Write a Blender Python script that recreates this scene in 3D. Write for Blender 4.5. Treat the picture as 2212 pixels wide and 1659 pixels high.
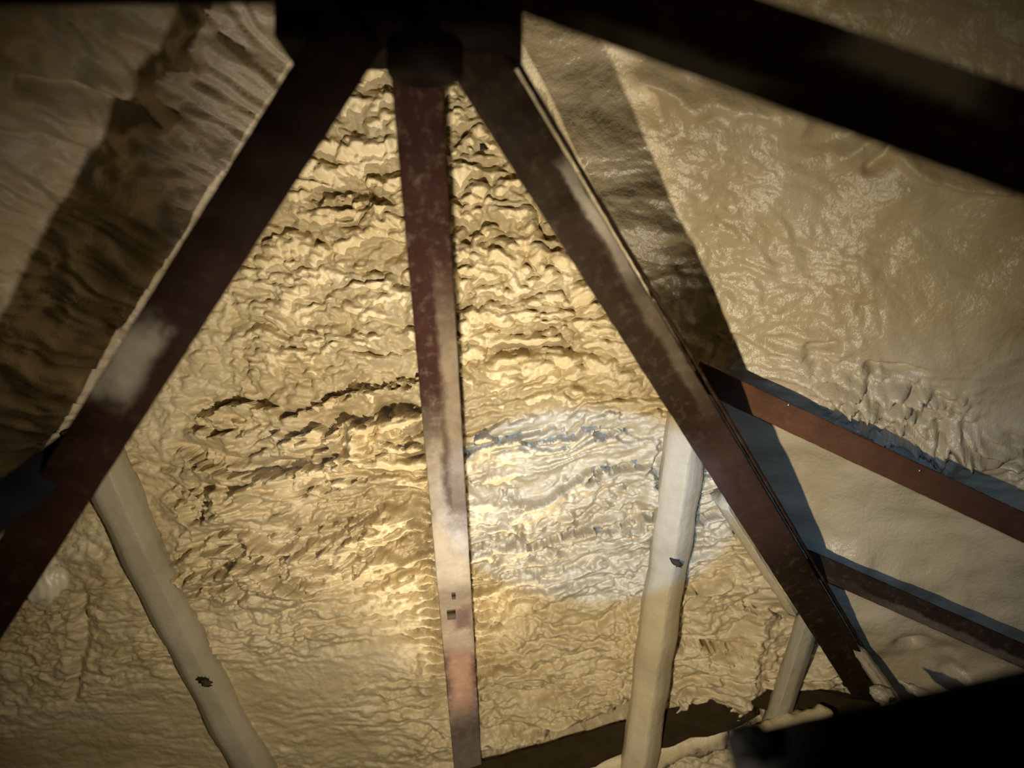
import bpy, bmesh, math, random
import numpy as np
from mathutils import Vector, Matrix
sc = bpy.context.scene
for o in list(bpy.data.objects): bpy.data.objects.remove(o)
C = sc.collection
F = 1600.0                                   # focal length in pixels of the 2212 px frame
def P(px, py, d): return Vector(((px-1106)/F*d, d, (829.5-py)/F*d))

# ------------------------------------------------------------- camera, light, exposure
cd = bpy.data.cameras.new('camera'); cam = bpy.data.objects.new('camera', cd); C.objects.link(cam)
cam.location = (0, 0, 0); cam.rotation_euler = (math.pi/2, 0, 0)
cd.sensor_width = 36; cd.lens = 36*F/2212; cd.clip_start = .01
cd.dof.use_dof = True; cd.dof.focus_distance = 1.12; cd.dof.aperture_fstop = 2.1
sc.camera = cam
sc.view_settings.view_transform = 'Standard'; sc.view_settings.look = 'None'
sc.view_settings.exposure = 0.0; sc.view_settings.gamma = 1.0; sc.view_settings.use_curve_mapping = False
w = bpy.data.worlds.new('world'); sc.world = w; w.use_nodes = True
w.node_tree.nodes['Background'].inputs[0].default_value = (.85, .68, .38, 1)
w.node_tree.nodes['Background'].inputs[1].default_value = .045

def spot(name, loc, target, watts, color, angle, blend=1.0, radius=.006, scale=(1, 1)):
    l = bpy.data.lights.new(name, 'SPOT'); l.energy = watts; l.color = color
    l.spot_size = math.radians(angle); l.spot_blend = blend; l.shadow_soft_size = radius
    o = bpy.data.objects.new(name, l); C.objects.link(o); o.location = loc
    o.rotation_euler = (Vector(target)-Vector(loc)).to_track_quat('-Z', 'Y').to_euler()
    o.scale = (scale[0], scale[1], 1)
    return o
# a hand torch held below the lens, pointed up at the foam, and the phone's own cool lamp beside the lens
spot('torch', P(955, 1930, .33), P(1090, 1060, 1.14), 29, (1, .88, .70), 122, 1.0, .008)
# unseen fill added low under the foam to rake its relief
spot('low_fill', (-.02, .93, -1.06), P(960, 720, 1.12), 56, (1, .88, .72), 56, 1.0, .012, (.60, 1))
spot('phone_lamp', (-.03, .02, .03), P(1262, 1085, 1.2), 60, (.24, .46, 1.0), 19, .25, .004, (1.25, .8))
spot('phone_lamp_spill', (-.02, .02, .03), P(1960, 1090, 1.0), 13, (.26, .48, 1.0), 34, .9, .004, (1.1, .8))
spot('cool_fill', (-.05, .05, -.02), P(760, 1130, 1.2), 6, (.74, .76, 1.0), 24, 1.0, .005)  # added cool fill beside the lens for highlights on the left foam

# ------------------------------------------------------------- noise
rs = np.random.RandomState(5)
PERM = rs.permutation(4096).astype(np.int64); ANG = rs.rand(4096)*2*np.pi
GX, GY = np.cos(ANG), np.sin(ANG)
def gn(x, y, seed=0):
    xi = np.floor(x).astype(np.int64); yi = np.floor(y).astype(np.int64)
    xf = x-xi; yf = y-yi
    u = xf*xf*xf*(xf*(xf*6-15)+10); v = yf*yf*yf*(yf*(yf*6-15)+10)
    def g(ix, iy, dx, dy):
        k = PERM[(PERM[(ix+seed*57) & 4095]+iy) & 4095]
        return GX[k]*dx+GY[k]*dy
    a = g(xi, yi, xf, yf); b = g(xi+1, yi, xf-1, yf)
    c = g(xi, yi+1, xf, yf-1); d = g(xi+1, yi+1, xf-1, yf-1)
    return ((a+(b-a)*u)*(1-v)+(c+(d-c)*u)*v)*1.5
def fbm(x, y, o=4, seed=0, gain=.5):
    s = 0; a = 1
    for k in range(o):
        s = s+a*gn(x, y, seed+k); x = x*2.03+7.1; y = y*2.03-3.7; a *= gain
    return s
def billow(x, y, o=3, seed=0, gain=.5):
    s = 0; a = 1
    for k in range(o):
        s = s+a*(np.abs(gn(x, y, seed+k))*2-.5); x = x*2.1+3.1; y = y*2.1+5.3; a *= gain
    return s
def bumps(x, y, seed=0, rad=.85):            # rounded popcorn lumps with sharp creases between them
    xi = np.floor(x).astype(np.int64); yi = np.floor(y).astype(np.int64); out = np.zeros_like(x)
    for dx in (-1, 0, 1):
        for dy in (-1, 0, 1):
            k = PERM[(PERM[(xi+dx+seed*57) & 4095]+yi+dy) & 4095]; k2 = PERM[(k+77) & 4095]; k3 = PERM[(k2+191) & 4095]
            d2 = (x-xi-dx-k/4096)**2+(y-yi-dy-k2/4096)**2
            out = np.maximum(out, (.35+.65*k3/4096)*np.sqrt(np.clip(1-d2/(rad*rad), 0, 1)))
    return out
def saw(x):
    t = x-np.floor(x); return np.where(t < .68, np.sin(t/.68*np.pi/2), ss(0, 1, (1-t)/.32))
def ss(a, b, x):
    t = np.clip((x-a)/(b-a), 0, 1); return t*t*(3-2*t)
def segdist(px, py, a, b):                    # distance to a segment and the position along it
    ax, ay = a; bx, by = b; L2 = (bx-ax)**2+(by-ay)**2
    t = np.clip(((px-ax)*(bx-ax)+(py-ay)*(by-ay))/L2, 0, 1)
    return np.hypot(px-ax-t*(bx-ax), py-ay-t*(by-ay)), t
def polydist(px, py, pts):
    d = None
    for a, b in zip(pts[:-1], pts[1:]):
        q, _ = segdist(px, py, a, b); d = q if d is None else np.minimum(d, q)
    return d

# ------------------------------------------------------------- materials
def mat(name):
    m = bpy.data.materials.new(name); m.use_nodes = True
    return m, m.node_tree.nodes, m.node_tree.links, m.node_tree.nodes['Principled BSDF']
def N(ns, t, **kw):
    n = ns.new(t)
    for k, v in kw.items():
        if k in n.inputs: n.inputs[k].default_value = v
        else: setattr(n, k, v)
    return n
def ramp(ns, ls, src, stops):
    r = ns.new('ShaderNodeValToRGB'); e = r.color_ramp.elements
    e[0].position, e[0].color = stops[0][0], (*stops[0][1], 1)
    e[1].position, e[1].color = stops[-1][0], (*stops[-1][1], 1)
    for p, c in stops[1:-1]:
        q = e.new(p); q.color = (*c, 1)
    ls.new(src, r.inputs[0]); return r
def foam_mat(name, c_lo, c_mid, c_hi, rough=.36, bump=.55, fine=260, stretch=(1, 1, 1)):
    m, ns, ls, b = mat(name)
    tc = ns.new('ShaderNodeTexCoord'); mp = ns.new('ShaderNodeMapping'); mp.inputs['Scale'].default_value = stretch
    ls.new(tc.outputs['Object'], mp.inputs[0])
    n1 = N(ns, 'ShaderNodeTexNoise', Scale=6.0, Detail=6.0, Roughness=.6); ls.new(mp.outputs[0], n1.inputs['Vector'])
    r = ramp(ns, ls, n1.outputs[0], [(.3, c_lo), (.52, c_mid), (.75, c_hi)])
    ls.new(r.outputs[0], b.inputs['Base Color'])
    n2 = N(ns, 'ShaderNodeTexNoise', Scale=float(fine), Detail=4.0, Roughness=.6); ls.new(mp.outputs[0], n2.inputs['Vector'])
    n3 = N(ns, 'ShaderNodeTexNoise', Scale=float(fine)*.3, Detail=3.0, Distortion=.15); ls.new(mp.outputs[0], n3.inputs['Vector'])
    ad = N(ns, 'ShaderNodeMath', operation='MULTIPLY_ADD'); ls.new(n3.outputs[0], ad.inputs[0]); ad.inputs[1].default_value = 1.6
    ls.new(n2.outputs[0], ad.inputs[2])
    bp = N(ns, 'ShaderNodeBump', Strength=bump, Distance=.0022); ls.new(ad.outputs[0], bp.inputs['Height'])
    ls.new(bp.outputs[0], b.inputs['Normal'])
    b.inputs['Roughness'].default_value = rough; b.inputs['Specular IOR Level'].default_value = .5
    return m
M_foam = foam_mat('spray_foam', (.48, .37, .19), (.60, .49, .28), (.68, .58, .38), .40, .55, 240, (.7, 1, 1.3))
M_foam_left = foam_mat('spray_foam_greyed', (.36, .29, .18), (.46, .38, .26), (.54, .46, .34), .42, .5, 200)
M_foam_right = foam_mat('spray_foam_smooth', (.44, .34, .18), (.54, .44, .26), (.60, .51, .34), .23, .6, 190)
M_rib = foam_mat('overspray_film', (.30, .26, .17), (.40, .35, .24), (.48, .42, .31), .38, .3, 180)

M_cream = foam_mat('cream_foam_skin', (.42, .34, .20), (.56, .47, .29), (.64, .56, .38), .38, .3, 180)
def steel_mat(name, patches=(), base=((.05, .016, .008), (.085, .028, .012), (.12, .045, .02)), dust=.35, edge=0.0, half=.025):
    """red oxide painted steel; patches = (z0, z1, x centre, x half width, colour, amount) of overspray, other tone, or painted light and shade in beam coordinates"""
    m, ns, ls, b = mat(name)
    tc = ns.new('ShaderNodeTexCoord'); sep = ns.new('ShaderNodeSeparateXYZ'); ls.new(tc.outputs['Object'], sep.inputs[0])
    n1 = N(ns, 'ShaderNodeTexNoise', Scale=14.0, Detail=7.0, Roughness=.65); ls.new(tc.outputs['Object'], n1.inputs['Vector'])
    r = ramp(ns, ls, n1.outputs[0], [(.3, base[0]), (.52, base[1]), (.75, base[2])]); cur = r.outputs[0]
    n2 = N(ns, 'ShaderNodeTexNoise', Scale=60.0, Detail=8.0, Roughness=.75); ls.new(tc.outputs['Object'], n2.inputs['Vector'])
    def mth(op, a, bb, c=None):
        k = N(ns, 'ShaderNodeMath', operation=op)
        for i, v in enumerate((a, bb, c)):
            if v is None: continue
            if isinstance(v, (int, float)): k.inputs[i].default_value = v
            else: ls.new(v, k.inputs[i])
        return k.outputs[0]
    def mix(fac, colour):
        nonlocal cur
        mx = N(ns, 'ShaderNodeMix', data_type='RGBA'); ls.new(fac, mx.inputs[0]); ls.new(cur, mx.inputs[6])
        mx.inputs[7].default_value = (*colour, 1); cur = mx.outputs[2]
    dr = ramp(ns, ls, n2.outputs[0], [(.52, (0, 0, 0)), (.75, (dust,)*3)]); mix(dr.outputs[0], (.34, .27, .18))
    wob = mth('MULTIPLY_ADD', n1.outputs[0], .10, -.05)
    wob2 = mth('MULTIPLY_ADD', n2.outputs[0], .03, -.015)
    for z0, z1, xc, xh, col, amt in patches:
        zz = mth('ADD', mth('ADD', sep.outputs[2], wob), wob2)
        zc, zh = (z0+z1)/2, (z1-z0)/2
        dz = mth('DIVIDE', mth('ABSOLUTE', mth('SUBTRACT', zz, zc), 0), zh)
        xx = mth('ADD', mth('MULTIPLY', wob, .3), sep.outputs[0])
        dx = mth('DIVIDE', mth('ABSOLUTE', mth('SUBTRACT', xx, xc), 0), xh)
        dd = mth('MAXIMUM', dz, dx)
        mr = N(ns, 'ShaderNodeMapRange', interpolation_type='SMOOTHSTEP'); ls.new(dd, mr.inputs[0])
        for i, v in enumerate((1.5, .45, 0, 1)): mr.inputs[i+1].default_value = v
        gr = mth('MULTIPLY_ADD', n2.outputs[0], 1.2, .35); k = N(ns, 'ShaderNodeMath', operation='MULTIPLY', use_clamp=True)
        ls.new(mth('MULTIPLY', mr.outputs[0], gr), k.inputs[0]); k.inputs[1].default_value = amt
        mix(k.outputs[0], col)
    ls.new(cur, b.inputs['Base Color'])
    bp = N(ns, 'ShaderNodeBump', Strength=.35, Distance=.0012); ls.new(n2.outputs[0], bp.inputs['Height']); ls.new(bp.outputs[0], b.inputs['Normal'])
    b.inputs['Roughness'].default_value = .7; b.inputs['Specular IOR Level'].default_value = .12
    return m
def plain(name, col, rough=.5, metal=0.0):
    m, ns, ls, b = mat(name)
    tc = ns.new('ShaderNodeTexCoord'); n1 = N(ns, 'ShaderNodeTexNoise', Scale=40.0, Detail=5.0); ls.new(tc.outputs['Object'], n1.inputs['Vector'])
    r = ramp(ns, ls, n1.outputs[0], [(.3, tuple(c*.7 for c in col)), (.7, tuple(min(1, c*1.2) for c in col))])
    ls.new(r.outputs[0], b.inputs['Base Color']); b.inputs['Roughness'].default_value = rough; b.inputs['Metallic'].default_value = metal; b.inputs['Specular IOR Level'].default_value = .08
    return m
M_zinc = plain('zinc_screw', (.5, .5, .5), .3, .9)
M_black = plain('black_steel', (.005, .005, .0055), .6)  # even near-black colour for the stub bar, corner beam and lump
M_fleck = plain('dark_grit', (.05, .038, .025), .8)

# ------------------------------------------------------------- walls: displaced foam on sloping planes
class Plane:
    def __init__(s, pts):                     # three (px, py, 1/d)
        A = np.array([[1, p[0], p[1]] for p in pts], float); a, b, c = np.linalg.solve(A, np.array([p[2] for p in pts], float))
        s.a, s.b, s.c = a, b, c
        s.n = np.array([F*b, a+1106*b+829.5*c, -F*c]); s.k = np.linalg.norm(s.n)
        s.N = s.n/s.k                          # unit, pointing away from the room
        s.o = s.N/s.k
        u = np.cross([0, 0, 1.0], -s.N); u /= np.linalg.norm(u)
        if u[0] < 0: u = -u
        v = np.cross(u, s.N); v = v if v[2] > 0 else -v
        s.u, s.v = u, v
    def d(s, px, py): return 1/(s.a+s.b*px+s.c*py)
    def at(s, px, py, lift=0.0):
        p = P(px, py, s.d(px, py)); return p-Vector(s.N)*lift
back = Plane([(1000, 150, 1.0), (1000, 1640, .728), (1400, 1640, .728)])
left = Plane([(755, 50, 1/back.d(755, 50)), (-40, 1250, 1/back.d(0, 1250)), (0, 0, 1.36)])
right = Plane([(1030, 50, 1/back.d(1030, 50)), (1810, 1500, 1/back.d(1810, 1500)), (2212, 700, 1.03)])

def wall(name, pl, rect, step, hfun, others, m, sag=0.0):
    cs = [np.array(P(x, y, pl.d(x, y)))-pl.o for x in (rect[0], rect[2]) for y in (rect[1], rect[3])]
    us = [c@pl.u for c in cs]; vs = [c@pl.v for c in cs]
    nu = int((max(us)-min(us))/step); nv = int((max(vs)-min(vs))/step)
    U, V = np.meshgrid(np.linspace(min(us), max(us), nu), np.linspace(min(vs), max(vs), nv))
    X = pl.o+U[..., None]*pl.u+V[..., None]*pl.v
    px = 1106+F*X[..., 0]/X[..., 1]; py = 829.5-F*X[..., 2]/X[..., 1]
    h = hfun(U, V, px, py)
    keep = np.ones_like(U, bool)
    for o2 in others: keep &= (X@o2.n) < (1.003 if name == 'wall_back' else 1.04)
    X = X-h[..., None]*pl.N-sag*np.clip(h, 0, 1)[..., None]*pl.v
    idx = np.arange(nu*nv).reshape(nv, nu)
    q = np.stack([idx[:-1, :-1], idx[:-1, 1:], idx[1:, 1:], idx[1:, :-1]], -1)
    kq = keep[:-1, :-1] & keep[1:, 1:]
    q = q[kq]
    if (np.cross(pl.u, pl.v)@pl.N) > 0: q = q[:, ::-1]
    used = np.unique(q); rm = np.full(nu*nv, -1); rm[used] = np.arange(len(used)); q = rm[q]
    co = X.reshape(-1, 3)[used].astype(np.float32)
    me = bpy.data.meshes.new(name); me.vertices.add(len(co)); me.vertices.foreach_set('co', co.ravel())
    me.loops.add(q.size); me.loops.foreach_set('vertex_index', q.ravel().astype(np.int32))
    me.polygons.add(len(q)); me.polygons.foreach_set('loop_start', np.arange(0, q.size, 4, dtype=np.int32))
    me.update(calc_edges=True); me.polygons.foreach_set('use_smooth', np.ones(len(q), bool))
    me.materials.append(m); ob = bpy.data.objects.new(name, me); C.objects.link(ob); ob['kind'] = 'structure'
    return ob

def h_back(U, V, px, py):
    wx = fbm(U*5, V*5, 3, 1)*.05; wy = fbm(U*4+9, V*6, 3, 4)*.022
    tilt = np.where(px < 990, .16, .30)*(ss(650, 1000, py))*(1-ss(1250, 1450, py)*.6)
    v2 = V-tilt*U+wy; u2 = U+wx
    # long sagging ledges
    led = billow(u2*3.0, v2*15, 2, 11, .45)
    led2 = billow(u2*8.0+4, v2*38, 3, 21, .55)
    jx = .010*fbm(U*30, V*30, 2, 35)
    pop = bumps((u2+jx)*26, (V+wy+jx)*44, 31)-.5+.55*(bumps((U+jx)*55, (V-jx)*85, 37)-.5)
    fine = fbm(u2*55, (V+wy)*80, 2, 41, .5)
    z_led = ss(800, 960, py)*(1-ss(1230, 1330, py))*(1-ss(880, 1100, px)*.35)*ss(330, 440, px)+.35*ss(1250, 1400, py)*(1-ss(1560, 1640, py))*ss(900, 1000, px)+.25
    z_pop = (1-ss(760, 900, py))*ss(120, 250, py)
    z_big = np.exp(-((py-330)/170)**2)*ss(640, 720, px)
    z_right = ss(960, 1060, px)
    smooth_ll = ss(1350, 1480, py+.25*(px-600))*(1-ss(740, 960, px+90*fbm(U*8, V*8, 2, 95)))
    smooth_l = 1-ss(430, 560, px)*(1-.0*py)
    k = (1-.75*smooth_ll)*(1-.35*smooth_l)
    jag = fbm(U*38, V*45, 3, 15)
    am = .35+.65*ss(-.25, .35, fbm(U*3.5, V*7, 2, 17))
    s1 = saw(v2*13+1.3*fbm(u2*4, v2*7, 2, 19)+.22*jag)*am
    s2 = saw(v2*31+.9*fbm(u2*9, v2*16, 2, 23)+.22*jag)*(.3+.7*ss(-.3, .4, fbm(U*7, V*14, 2, 27)))
    s3 = saw((V+wy*2)*38+.8*fbm(U*15, V*24, 2, 29)+.2*jag)*(.25+.75*ss(-.3, .4, fbm(U*16, V*26, 2, 33)))
    h = 1.45*k*(.034*z_led*s1+.014*(.35+.65*z_led)*s2+.006*(.40+.6*z_pop)*s3+.017*(z_pop*(.75+.35*z_right)+.38)*pop+.005*z_led*led2+.0025*fine)
    h += .03*z_big*(bumps((u2+jx)*10, (V+wy+jx)*14, 51)-.5)
    h += .012*fbm(U*3, V*3, 2, 61)
    lx = 1030+(py-50)*.538; h *= 1-.85*ss(-30, 15, px-lx)*(1-ss(800, 950, py))
    # flat patch cut in the foam near the top left, its rim raised
    bx = np.maximum(np.abs(px-735)/75, np.abs(py-435)/22); h -= .012*(1-ss(.8, 1.1, bx))
    # toothed grooves on both sides of the post
    pc = 905+(py-1100)*.085
    g = np.exp(-((px-pc-22)/24)**2)*ss(1010, 1100, py)*(1-ss(1500, 1570, py))
    teeth = .5+.5*np.sin((V*1.0+.006*np.sin(U*90))*2*np.pi/.0175+2.2*gn(U*30, V*25, 71))
    h += g*(-.045+.034*teeth)
    h += .010*np.exp(-((px-pc+14)/13)**2)*ss(1010, 1100, py)*(1-ss(1500, 1570, py))*(.6+.8*gn(U*20, V*40, 73))
    pr = 1050+(py-1250)*.045
    g2 = np.exp(-((px-pr)/17)**2)*ss(1230, 1290, py)*(1-ss(1500, 1560, py))
    h += g2*(-.014+.014*(.5+.5*np.sin(V*2*np.pi/.016+2*gn(U*30, V*25, 75))))
    # knobbly strip left of the right hand rib
    g3 = np.exp(-((px-(1345-(py-1300)*.03))/30)**2)*ss(1180, 1240, py)*(1-ss(1500, 1560, py))
    h += g3*.011*billow(U*45, V*55, 2, 81)
    # long crease near the foot
    for pts, a, wd in (([(1060, 1478), (1130, 1490), (1220, 1470)], .014, 9), ([(1070, 1345), (1200, 1300), (1350, 1285)], .010, 10),
                       ([(700, 1400), (820, 1385), (910, 1360)], .012, 10), ([(1440, 1395), (1520, 1390), (1590, 1410)], .014, 10),
                       ([(390, 965), (440, 985), (560, 1010)], .02, 18), ([(400, 905), (560, 905), (900, 880)], .016, 16), ([(460, 1180), (520, 1180)], .028, 22),
                       ([(520, 1010), (700, 985), (910, 935)], .016, 14), ([(1080, 1085), (1200, 1020), (1370, 930)], .012, 12)):
        h -= a*np.exp(-(polydist(px, py+14*gn(U*12, V*12, 83), pts)/wd)**2)
    for pts, a in (([(420, 890), (541, 865), (653, 895), (765, 845), (912, 824)], .020), ([(640, 945), (754, 916), (836, 900), (925, 883)], .026),
                   ([(399, 972), (480, 1007), (556, 1027), (673, 1007), (744, 992)], .026), ([(850, 950), (930, 962)], .022), ([(640, 1063), (795, 1032)], .018),
                   ([(470, 1170), (545, 1180)], .024), ([(600, 1150), (673, 1144), (846, 1098)], .018), ([(582, 1195), (694, 1175), (820, 1134)], .018),
                   ([(1013, 946), (1125, 951), (1211, 941), (1354, 931)], .018), ([(1090, 1078), (1181, 1068), (1252, 1027), (1369, 997)], .022),
                   ([(1029, 1175), (1151, 1170), (1272, 1134), (1369, 1124)], .020), ([(1039, 1235), (1201, 1220), (1300, 1200)], .014),
                   ([(690, 430), (760, 425), (830, 450)], .016), ([(430, 925), (520, 935)], .016), ([(1490, 1120), (1560, 1105)], .016), ([(1420, 1395), (1500, 1385), (1590, 1400)], .018),
                   ([(1600, 1300), (1660, 1310)], .014)):
        xs = [p[0] for p in pts]; yl = np.interp(px, xs, [p[1] for p in pts])
        sd = py-yl+15*jag+6*fbm(U*14, V*4, 2, 91)
        e = ss(xs[0]-40, xs[0]+20, px)*(1-ss(xs[-1]-20, xs[-1]+40, px))
        h += 1.35*a*e*np.where(sd > 0, ss(-1, 7, sd)*np.exp(-np.maximum(sd, 0)/34), 0)
        h -= a*1.1*e*np.where(sd <= 0, np.exp(np.minimum(sd, 0)/24), 1-ss(-1, 7, sd))*(sd < 7)
    for pts, a, wd in (([(1060, 1655), (1200, 1600), (1370, 1548)], .09, 24), ([(1640, 1505), (1760, 1525), (1890, 1545)], .08, 26)):
        h -= a*np.exp(-(polydist(px, py+10*jag, pts)/wd)**2)
    # foam fillets below the right rafter
    d = polydist(px, py, [(1640, 1180), (1700, 1290)])
    h += .05*np.exp(-(d/26)**2)
    d = polydist(px, py, [(1655, 1280), (1610, 1400), (1570, 1560)]); h += .03*np.exp(-(d/30)**2)
    d = polydist(px, py, [(1560, 1470), (1640, 1480), (1760, 1440), (1800, 1400)]); h += .025*np.exp(-(d/30)**2)
    d = polydist(px, py, [(180, 1290), (185, 1380), (160, 1500)]); h -= .014*np.exp(-(d/12)**2)
    return h
def h_left(U, V, px, py):
    wx = fbm(U*5, V*5, 3, 101)*.05; wy = fbm(U*4, V*6, 3, 104)*.03
    v2 = V+.32*U+wy; u2 = U+wx
    h = .010*billow(u2*5, v2*17, 2, 111, .5)+.009*(bumps(u2*19, v2*62, 121)-.5)+.006*fbm(u2*24, v2*75, 2, 125)+.02*fbm(U*4, V*4, 3, 131)
    h -= .03*np.exp(-(polydist(px, py, [(60, 190), (200, 200), (270, 235)])/20)**2)
    h += .03*np.exp(-(polydist(px, py, [(200, 170), (270, 190), (340, 260)])/22)**2)
    h += .025*np.exp(-(polydist(px, py, [(250, 60), (330, 90), (400, 150)])/24)**2)
    return h
def h_right(U, V, px, py):
    wx = fbm(U*5, V*5, 3, 201)*.05; wy = fbm(U*4, V*6, 3, 204)*.03
    v2 = V+.25*U+wy
    area = np.exp(-(((px-1580)/260)**2+((py-640)/260)**2))
    wr = .25+1.0*area
    low = ss(0, 60, py-(760+(px-1540)*.52))
    wr = wr*(1-.7*low)
    h = .005*wr*fbm((U+wx)*20, v2*34, 3, 211, .6)+.0045*wr*(bumps((U+wx*.4)*48, (v2)*75, 215)-.5)+.018*fbm(U*4, V*5, 3, 221)
    px = px+38*fbm(U*9, V*9, 3, 241); py = py+30*fbm(U*9, V*9, 3, 245)
    # broad folds of the upper field
    h += .016*np.exp(-(polydist(px, py, [(1380, 170), (1500, 225), (1640, 220), (1750, 260)])/22)**2)
    h -= .014*np.exp(-(polydist(px, py, [(1870, 380), (1910, 350), (1950, 320)])/14)**2)
    h += .014*np.exp(-(polydist(px, py, [(1820, 350), (1890, 310)])/24)**2)+.012*np.exp(-(polydist(px, py, [(1940, 360), (2080, 380), (2160, 410)])/16)**2)
    # lumpy bead of foam sprayed along the top of the purlin
    dd = polydist(px, py+12*gn(U*14, V*14, 231), [(1700, 775), (1850, 830), (2000, 930), (2250, 1010)])
    bead = np.exp(-(dd/48)**2)*ss(1640, 1760, px)
    h += bead*(.012+.030*billow((U+wx)*17, v2*24, 3, 233, .55))
    hol = polydist(px, py, [(1745, 752), (1800, 755)]); h -= .02*np.exp(-(hol/15)**2)
    hol = polydist(px, py, [(1900, 800), (1970, 825)]); h -= .022*np.exp(-(hol/13)**2)
    # fillet against the rafter (upper part) and above the lower purlin
    h += .012*np.exp(-(polydist(px, py, [(1800, 1190), (1950, 1250), (2212, 1370)])/26)**2)*(.8+.7*gn(U*20, V*20, 237))
    h -= low*.02*np.exp(-(polydist(px, py, [(1960, 1390), (2080, 1430), (2110, 1460)])/22)**2)*(.6+gn(U*20, V*20, 239))
    return h
wall('wall_back', back, (-80, -120, 2020, 1960), .0020, h_back, (left, right), M_foam, -.35)
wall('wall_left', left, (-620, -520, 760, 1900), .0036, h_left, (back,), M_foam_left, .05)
wall('wall_right', right, (1000, -420, 2760, 1960), .0030, h_right, (back,), M_foam_right, .4)

fl = bpy.data.meshes.new('floor'); fl.from_pydata([(-2.2, -.8, -1.2), (2.2, -.8, -1.2), (2.2, 2.4, -1.2), (-2.2, 2.4, -1.2)], [], [(0, 1, 2, 3)])
fl.materials.append(plain('dusty_floor', (.10, .08, .05), .9)); fo = bpy.data.objects.new('floor', fl); C.objects.link(fo); fo['kind'] = 'structure'
print('TRIS', sum(2*len(m.polygons) for m in bpy.data.meshes))

# ------------------------------------------------------------- builders
def tag(o, label=None, cat=None, group=None, kind=None):
    if label: o['label'] = label
    if cat: o['category'] = cat
    if group: o['group'] = group
    if kind: o['kind'] = kind
    return o
def frame(a, b, face=None):
    """beam axes: z from a to b, y away from the viewer side, x to the right"""
    z = (b-a).normalized(); toward = -(a+b)/2 if face is None else face
    y = -(toward-z*toward.dot(z)).normalized(); x = y.cross(z).normalized()
    m = Matrix((x, y, z)).transposed().to_4x4(); m.translation = a
    return m
def empty(name, m, label, cat, group=None):
    o = bpy.data.objects.new(name, None); C.objects.link(o); o.matrix_world = m; o.empty_display_size = .05
    return tag(o, label, cat, group)
def link(name, bm, m, parent=None, smooth=True):
    bmesh.ops.recalc_face_normals(bm, faces=bm.faces)
    me = bpy.data.meshes.new(name); bm.to_mesh(me); bm.free(); me.materials.append(m)
    if smooth: me.polygons.foreach_set('use_smooth', np.ones(len(me.polygons), bool))
    o = bpy.data.objects.new(name, me); C.objects.link(o)
    if parent: o.parent = parent
    return o
def loft(sec, z0, z1, n, wob=.0, seed=0, taper=None, fn=None):
    """sweep a section (list of x, y) from z0 to z1 with n rings; fn(z, x, y) may shift points"""
    bm = bmesh.new(); rings = []
    rnd = random.Random(seed)
    for i in range(n+1):
        t = i/n; z = z0+(z1-z0)*t; k = 1 if taper is None else taper[0]+(taper[1]-taper[0])*t
        ring = []
        for (x, y) in sec:
            dx, dy = (rnd.uniform(-wob, wob), rnd.uniform(-wob, wob)) if wob else (0, 0)
            q = (x*k+dx, y*k+dy, z)
            if fn: q = fn(*q)
            ring.append(bm.verts.new(q))
        rings.append(ring)
    m = len(sec)
    for r0, r1 in zip(rings, rings[1:]):
        for j in range(m): bm.faces.new((r0[j], r0[(j+1) % m], r1[(j+1) % m], r1[j]))
    bm.faces.new(rings[0][::-1]); bm.faces.new(rings[-1])
    return bm
def rrect(x0, x1, y0, y1, r):
    out = []
    for cx, cy, a0 in ((x1-r, y0+r, -90), (x1-r, y1-r, 0), (x0+r, y1-r, 90), (x0+r, y0+r, 180)):
        for k in range(4):
            a = math.radians(a0+k*30); out.append((cx+r*math.cos(a), cy+r*math.sin(a)))
    return out
def lump(r, seed, sx=1, sy=1, sz=1, sub=4, amp=.35):
    bm = bmesh.new(); bmesh.ops.create_icosphere(bm, subdivisions=sub, radius=1)
    co = np.array([v.co[:] for v in bm.verts])
    n = billow(co[:, 0]*1.3+seed*3.1+co[:, 2], co[:, 1]*1.3+co[:, 2]*.7+seed, 3, seed % 40)
    for v, k in zip(bm.verts, n):
        s = r*(1+amp*k); v.co = Vector((v.co.x*s*sx, v.co.y*s*sy, v.co.z*s*sz))
    return bm
DUST = (.20, .155, .10); PALE = (.36, .31, .23); GREY = (.42, .38, .32)

def rafter(a, b, half, label, m, flange=None, th=.006, depth=.03, group=None, name='steel_rafter', flange_mat=None, grp_wob=.0004):
    """angle or tee: broad face towards the room and a web running back to the foam"""
    root = empty(name, frame(a, b), label, 'beam', group); L = (b-a).length; n = int(L/.01)
    link('face_plate', loft(rrect(-half, half, 0, th, .0018), 0, L, n, grp_wob, 3), m, root)
    link('web', loft(rrect(-.003, .003, th-.001, depth, .001), 0, L, n, .0003, 4), m, root)
    if flange:
        x0, x1, y0, y1 = flange
        link('flange', loft(rrect(x0, x1, y0, y1, .0015), 0, L, n, .0005, 5), flange_mat or m, root)
    return root, L
def place(name, bm, m, root, x, y, z, rot=None):
    o = link(name, bm, m, root); o.location = (x, y, z)
    if rot: o.rotation_euler = rot
    return o

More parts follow.
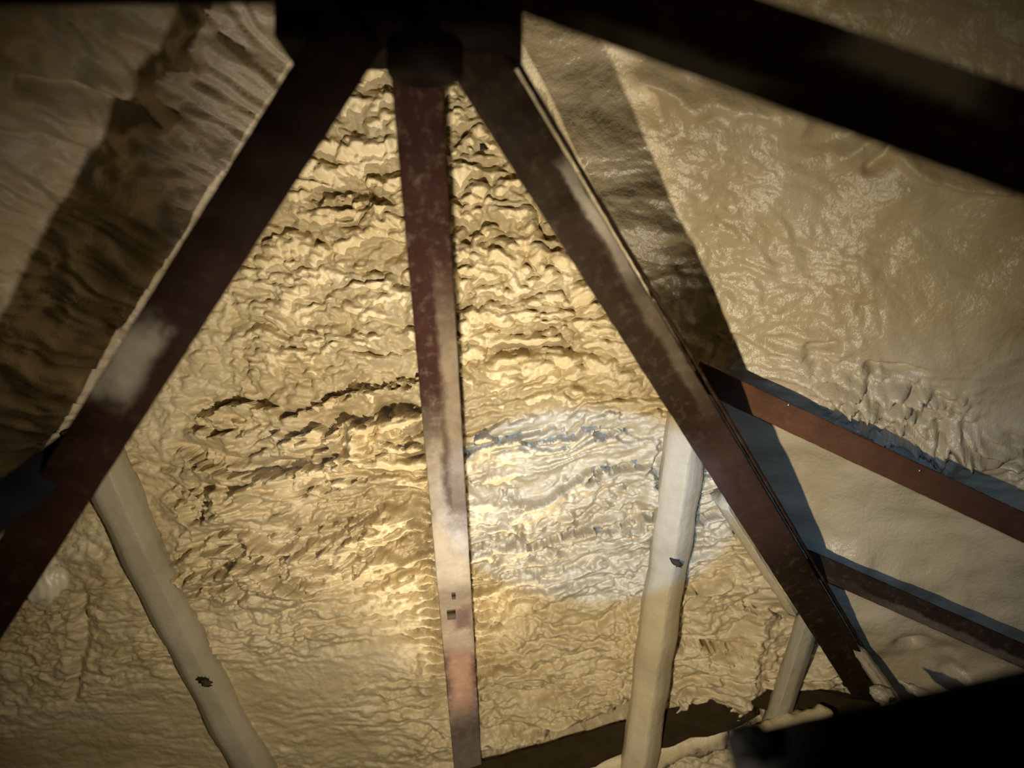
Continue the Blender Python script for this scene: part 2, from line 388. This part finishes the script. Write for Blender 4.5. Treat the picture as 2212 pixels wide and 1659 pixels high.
# ------------------------------------------------------------- rafters and post
M_post = steel_mat('post_paint', [(.30, .60, -.016, .012, DUST, .9), (.46, .72, .014, .012, (.3, .25, .17), .8), (.62, .745, .0, .04, PALE, .9),
                                  (.75, .885, .0, .04, DUST, .8), (.79, .83, -.010, .012, (.06, .025, .02), .85), (.885, 1.035, 0, .017, (.17, .092, .052), .85), (1.06, 1.5, 0, .05, (.27, .215, .16), .9)],
                   base=((.016, .0045, .002), (.028, .008, .0035), (.05, .017, .008)))
pa, pb = P(892, 60, .70), P(1012, 1680, 1.335)
post, Lp = rafter(pa, pb+(pb-pa)*.12, .0245, 'slim centre post standing upright in front of the lumpy foam, dusty toward the foot', M_post, None, .008, .026, name='steel_post')
M_left = steel_mat('left_rafter_paint', [(.335, .415, .012, .017, (.20, .175, .13), .95)], base=((.007, .002, .0007), (.013, .004, .0011), (.020, .007, .002)), dust=.05)
la, lb = P(775, 50, .62), P(-75, 1395, .80)
lraf, Ll = rafter(la, lb+(lb-la)*.1, .0265, 'dark red brown rafter slanting down to the left edge with one pale patch', M_left, None, .008, .22)
M_right = steel_mat('right_rafter_paint', [(.17, .29, -.019, .006, PALE, .9), (.25, .50, -.017, .008, DUST, .35), (.55, .80, 0, .04, (.06, .032, .024), .7)],  # last patch paints the better lit lower stretch lighter
                    base=((.012, .006, .0025), (.021, .011, .004), (.040, .021, .009)), dust=.15)
ra, rb = P(985, 60, .66), P(1905, 1545, 1.30)
rraf, Lr = rafter(ra, rb, .0255, 'brown rafter slanting down to the right with a pale scraped streak on its edge', M_right, (-.034, -.029, .012, .024), .008, .115, flange_mat=None)

# ------------------------------------------------------------- hub
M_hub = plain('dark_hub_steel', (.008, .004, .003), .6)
hub = empty('apex_hub', Matrix.Translation(P(850, -60, .66)), 'unlit dark hub block at the top where the three slanting bars meet', 'hub')
bm = loft(rrect(-.10, .115, -.03, .05, .012), -.066, .035, 6); link('hub_block', bm, M_hub, hub)
bm = loft([(math.cos(t*math.pi/12)*.034, math.sin(t*math.pi/12)*.034) for t in range(24)], -.035, .10, 6)
place('collar', bm, M_hub, hub, .028, .0, -.055)
bm = loft(rrect(-.018, .018, -.003, .003, .001), -.003, .003, 2); place('gusset', bm, plain('grey_gusset', (.16, .14, .13)), hub, P(822, 122, .70).x-P(850, 0, .66).x, .05, P(822, 122, .7).z-P(850, -60, .66).z)
for k, x in enumerate((-.075, -.02, .045)):
    bm = bmesh.new(); bmesh.ops.create_cone(bm, cap_ends=True, segments=6, radius1=.009, radius2=.009, depth=.01)
    place('bolt', bm, M_hub, hub, x, -.033, .0, (math.pi/2, 0, 0))

# ------------------------------------------------------------- purlins on the right
def purlin(a, b, half, label, m, name='purlin', depth=.03, lip=True):
    b = b+(b-a)*.5; root, L = rafter(a, b, half, label, m, (-half, -half+.004, .004, depth) if lip else None, .006, depth, name=name)
    return root, L
M_pur = steel_mat('purlin_paint', [(.0, .06, 0, .05, (.07, .04, .028), .7), (.3, .9, .0, .05, (.022, .009, .005), .6)],  # shade at the rafter joint painted in; far stretch darker too
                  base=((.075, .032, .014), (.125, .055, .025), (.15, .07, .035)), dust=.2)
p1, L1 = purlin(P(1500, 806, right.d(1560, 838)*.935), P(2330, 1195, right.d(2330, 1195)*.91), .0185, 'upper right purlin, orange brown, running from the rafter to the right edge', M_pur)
M_pur2 = steel_mat('lower_purlin_paint', [(.12, .5, .012, .006, DUST, .5)], base=((.016, .009, .005), (.025, .014, .008), (.04, .022, .013)), dust=.2)
p2, L2 = purlin(P(1745, 1212, right.d(1780, 1228)*.935), P(2330, 1470, right.d(2330, 1470)*.91), .017, 'lower right purlin, dark brown with a dusty lower edge', M_pur2)
# screws and flecks on the upper purlin
def screw(root, x, y, z, r=.0028):
    bm = bmesh.new(); bmesh.ops.create_cone(bm, cap_ends=True, segments=12, radius1=r, radius2=r*.7, depth=.003)
    o = place('screw', bm, M_zinc, root, x, y, z, (math.pi/2, 0, 0)); return o
screw(p1, -.0155, -.001, .135); screw(p1, -.010, -.001, .33, .0022)

# ------------------------------------------------------------- big near bars
M_near = steel_mat('near_bar_paint', [(.26, .34, -.02, .012, (.6, .55, .45), .8), (.10, .22, .022, .008, (.6, .55, .45), .6)], base=((.022, .012, .007), (.04, .019, .012), (.05, .025, .016)), dust=.2)
na, nb = P(1080, -90, .52), P(2420, 385, .44)
nb = nb+(nb-na)*.8; na = na-(nb-na)*.02
nr, Ln = rafter(na, nb, .028, 'wide blurred dark bar crossing the top right corner', M_near, (-.028, -.022, .004, .03), .008, .03, name='cross_bar')
M_tl = plain('near_left_bar_paint', (.03, .014, .008), .6)
ta, tb = P(700, -42, .50), P(-120, -38, .50)
tr, Lt = rafter(ta, tb, .014, 'thin dark bar just showing along the top left edge', M_tl, None, .006, .02, name='cross_bar')
ka, kb = P(250, 905, .80), P(-140, 1200, .66)
kb = kb+(kb-ka)*.5
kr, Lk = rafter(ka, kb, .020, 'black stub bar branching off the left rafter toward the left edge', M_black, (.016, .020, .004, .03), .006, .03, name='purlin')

# ------------------------------------------------------------- foam covered ribs set against the wall
def rib(pts, half, hgt, label, m, name='foam_covered_rib', seed=0, ridge=.15):
    a, b = pts[0], pts[-1]; root = empty(name, frame(a, b), label, 'rib'); inv = root.matrix_world.inverted()
    loc = [inv @ p for p in pts]
    def off(z):
        for p, q in zip(loc, loc[1:]):
            if z <= q.z or q is loc[-1]:
                t = (z-p.z)/(q.z-p.z); return p.x+(q.x-p.x)*t, p.y+(q.y-p.y)*t
    L = (b-a).length; n = int(L/.006)
    sec = [(-half, hgt), (-half*1.02, hgt*.55), (-half*.62, hgt*.16), (half*(ridge-.12), -.0), (half*ridge, -.0015), (half*(ridge+.12), .0), (half*.8, hgt*.2), (half*1.02, hgt*.6), (half, hgt)]
    # finer section
    fs = []
    for p, q in zip(sec, sec[1:]+sec[:1]):
        for k in range(3): fs.append((p[0]+(q[0]-p[0])*k/3, p[1]+(q[1]-p[1])*k/3))
    def fn(x, y, z):
        ox, oy = off(z); nz = float(gn(np.array([z*11+seed]), np.array([x*15+3.3]), 5)[0])
        s = 1+.16*nz
        return (x*s+ox, y*(1+.1*nz)+oy-.002*nz, z)
    link('rib_body', loft(fs, 0, L, n, .0004, seed, fn=fn), m, root)
    return root
rib([back.at(1462, 868, .085), back.at(1425, 1140, .08), back.at(1385, 1415, .085), back.at(1325, 1740, .13)], .031, .06,
    'cream foam coated rib with a fine ridge, right of the centre post', M_cream, seed=1, ridge=-.2)
rib([back.at(240, 900, .06), back.at(330, 1120, .055), back.at(455, 1400, .045), back.at(600, 1690, .035)], .034, .06,
    'grey streaked foam coated rib leaving the left rafter toward the bottom', M_rib, seed=2, ridge=.0)
rib([back.at(1722, 1250, .07), back.at(1665, 1420, .08), back.at(1590, 1600, .10)], .019, .05,
    'short slim foam coated rib under the right rafter', M_rib, seed=3, ridge=.1)

rib([P(1574, 1095, 1.10), P(1643, 1202, 1.14), P(1722, 1330, 1.19)], .013, .05, 'tan foam strip along the left side of the lower right rafter', M_cream, name='foam_strip', seed=5)
rib([P(1800, 1362, 1.19), P(1870, 1425, 1.2), P(1945, 1530, 1.22)], .010, .03, 'tan foam strip crossing the foot of the right rafter', M_cream, name='foam_strip', seed=6)
# ------------------------------------------------------------- foam ledges along the foot
def ledge(a, b, half, dep, label, seed, m=M_foam):
    root = empty('foam_ledge', frame(a, b), label, 'foam'); L = (b-a).length
    sec = [(half*math.cos(t*math.pi/12)*(1-.12*math.cos(4*t*math.pi/12)), dep*(.5+.5*math.sin(t*math.pi/12))) for t in range(24)]
    def fn(x, y, z):
        nz = float(gn(np.array([z*22+seed]), np.array([x*20+y*9]), 7)[0]); n2 = float(gn(np.array([z*70+seed]), np.array([x*60+y*50]), 9)[0])
        e = min(1, z/.02+.35, (L-z)/.02+.35)
        return (x*(1+.35*nz+.3*n2)*e, y*(1+.12*nz), z)
    link('foam_body', loft(sec, 0, L, int(L/.004), .0004, seed, fn=fn), m, root); return root
ledge(P(1000, 1735, 1.30), P(1572, 1582, 1.28), .026, .06, 'long pale foam ledge along the bottom between centre post and rib', 11)
ledge(P(1625, 1590, 1.22), P(1800, 1540, 1.21), .019, .06, 'short yellow foam ledge at the foot of the slim right rib', 12)
M_shade = plain('painted_shade_brown', (.032, .022, .009), .9)  # dark strips stand in for the shadow above the foam ledges
def shade_band(a, b, half, label, seed):
    root = empty('painted_shade_band', frame(a, b), label, 'shade_band'); L = (b-a).length
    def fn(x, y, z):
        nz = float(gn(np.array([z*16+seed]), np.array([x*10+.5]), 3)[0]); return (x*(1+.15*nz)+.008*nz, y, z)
    link('shade_body', loft(rrect(-half, half, 0, .02, .003), 0, L, int(L/.01), .0006, seed, fn=fn), M_shade, root)
shade_band(P(1015, 1690, 1.31), P(1625, 1520, 1.29), .027, 'dark brown painted shadow strip between the foam wall and the long pale ledge', 21)
shade_band(P(1625, 1495, 1.27), P(1915, 1560, 1.25), .026, 'dark brown painted shadow strip above the short yellow ledge', 22)
def chunk(px, py, d, r, sx, sy, sz, seed, label, roty=0, m=M_rib, name='foam_chunk'):
    o = link(name, lump(r, seed, sx, sy, sz, 4, .22), m); o.location = P(px, py, d); o.rotation_euler = (0, roty, 0)
    tag(o, label, 'foam'); return o
chunk(1905, 1500, 1.20, .016, 1.3, 1, .8, 5, 'small pale foam chunk at the foot of the right rafter', .4)
chunk(1942, 1548, 1.12, .014, 1.9, 1, .8, 6, 'pale foam sliver lying on the black beam', .6)
chunk(2010, 1508, 1.10, .013, 3.4, 1, .7, 7, 'long thin pale foam strip beside the black beam', .5)
chunk(95, 1255, .86, .020, 1.2, .8, 1.3, 8, 'pale blurred foam knob on the edge of the left rafter', .6)

# ------------------------------------------------------------- black beam in the bottom right corner
ba, bb = P(1600, 1722, .455), P(2420, 1560, .38)
bb = bb+(bb-ba)*.9
bbm, Lb = rafter(ba, bb, .034, 'black beam filling the bottom right corner', M_black, (-.034, -.029, .004, .03), .01, .03, name='steel_beam')
o = chunk(1625, 1600, .455, .0125, 1.2, 1, .8, 9, 'black rounded lump on the top end of the black beam', 0, M_black, 'black_lump')

inv = post.matrix_world.inverted()
for px, py, r_, nm in ((972, 1281, .0065, 'clip'), (975, 1218, .003, 'grit_speck')):
    q = inv @ P(px, py, 1.15); t = q.z; bm = loft(rrect(-r_, r_, -.003, .001, .0008), -r_, r_, 2); place(nm, bm, M_fleck, post, q.x, -.001, t)
# ------------------------------------------------------------- small dark flecks caught in the foam
rnd = random.Random(4)
spots = [(1045, 318, back, 7, 'dark fleck in the bulging foam just right of the centre post top'), (1095, 450, back, 6, 'dark twig shaped speck in the foam below the upper bulges'),
         (1412, 315, right, 6, 'tiny dark speck in smooth foam right of the rafter shadow'), (1438, 1178, back, 9, 'dark debris caught on the cream rib'), (487, 1425, back, 11, 'black smudge of grit on the grey streaked rib')]
for px, py, pl, r, lab in spots:
    o = link('debris_fleck', lump(r/F*1.0, 3+px % 7, 1.3, .5, .8, 3, .7), M_fleck); o.location = pl.at(px, py-(25 if py > 1100 else 0), (.088 if py > 1100 else .018) if pl is back else .004); o.rotation_euler = (0, rnd.uniform(0, 3), 0)
    tag(o, lab, 'debris')
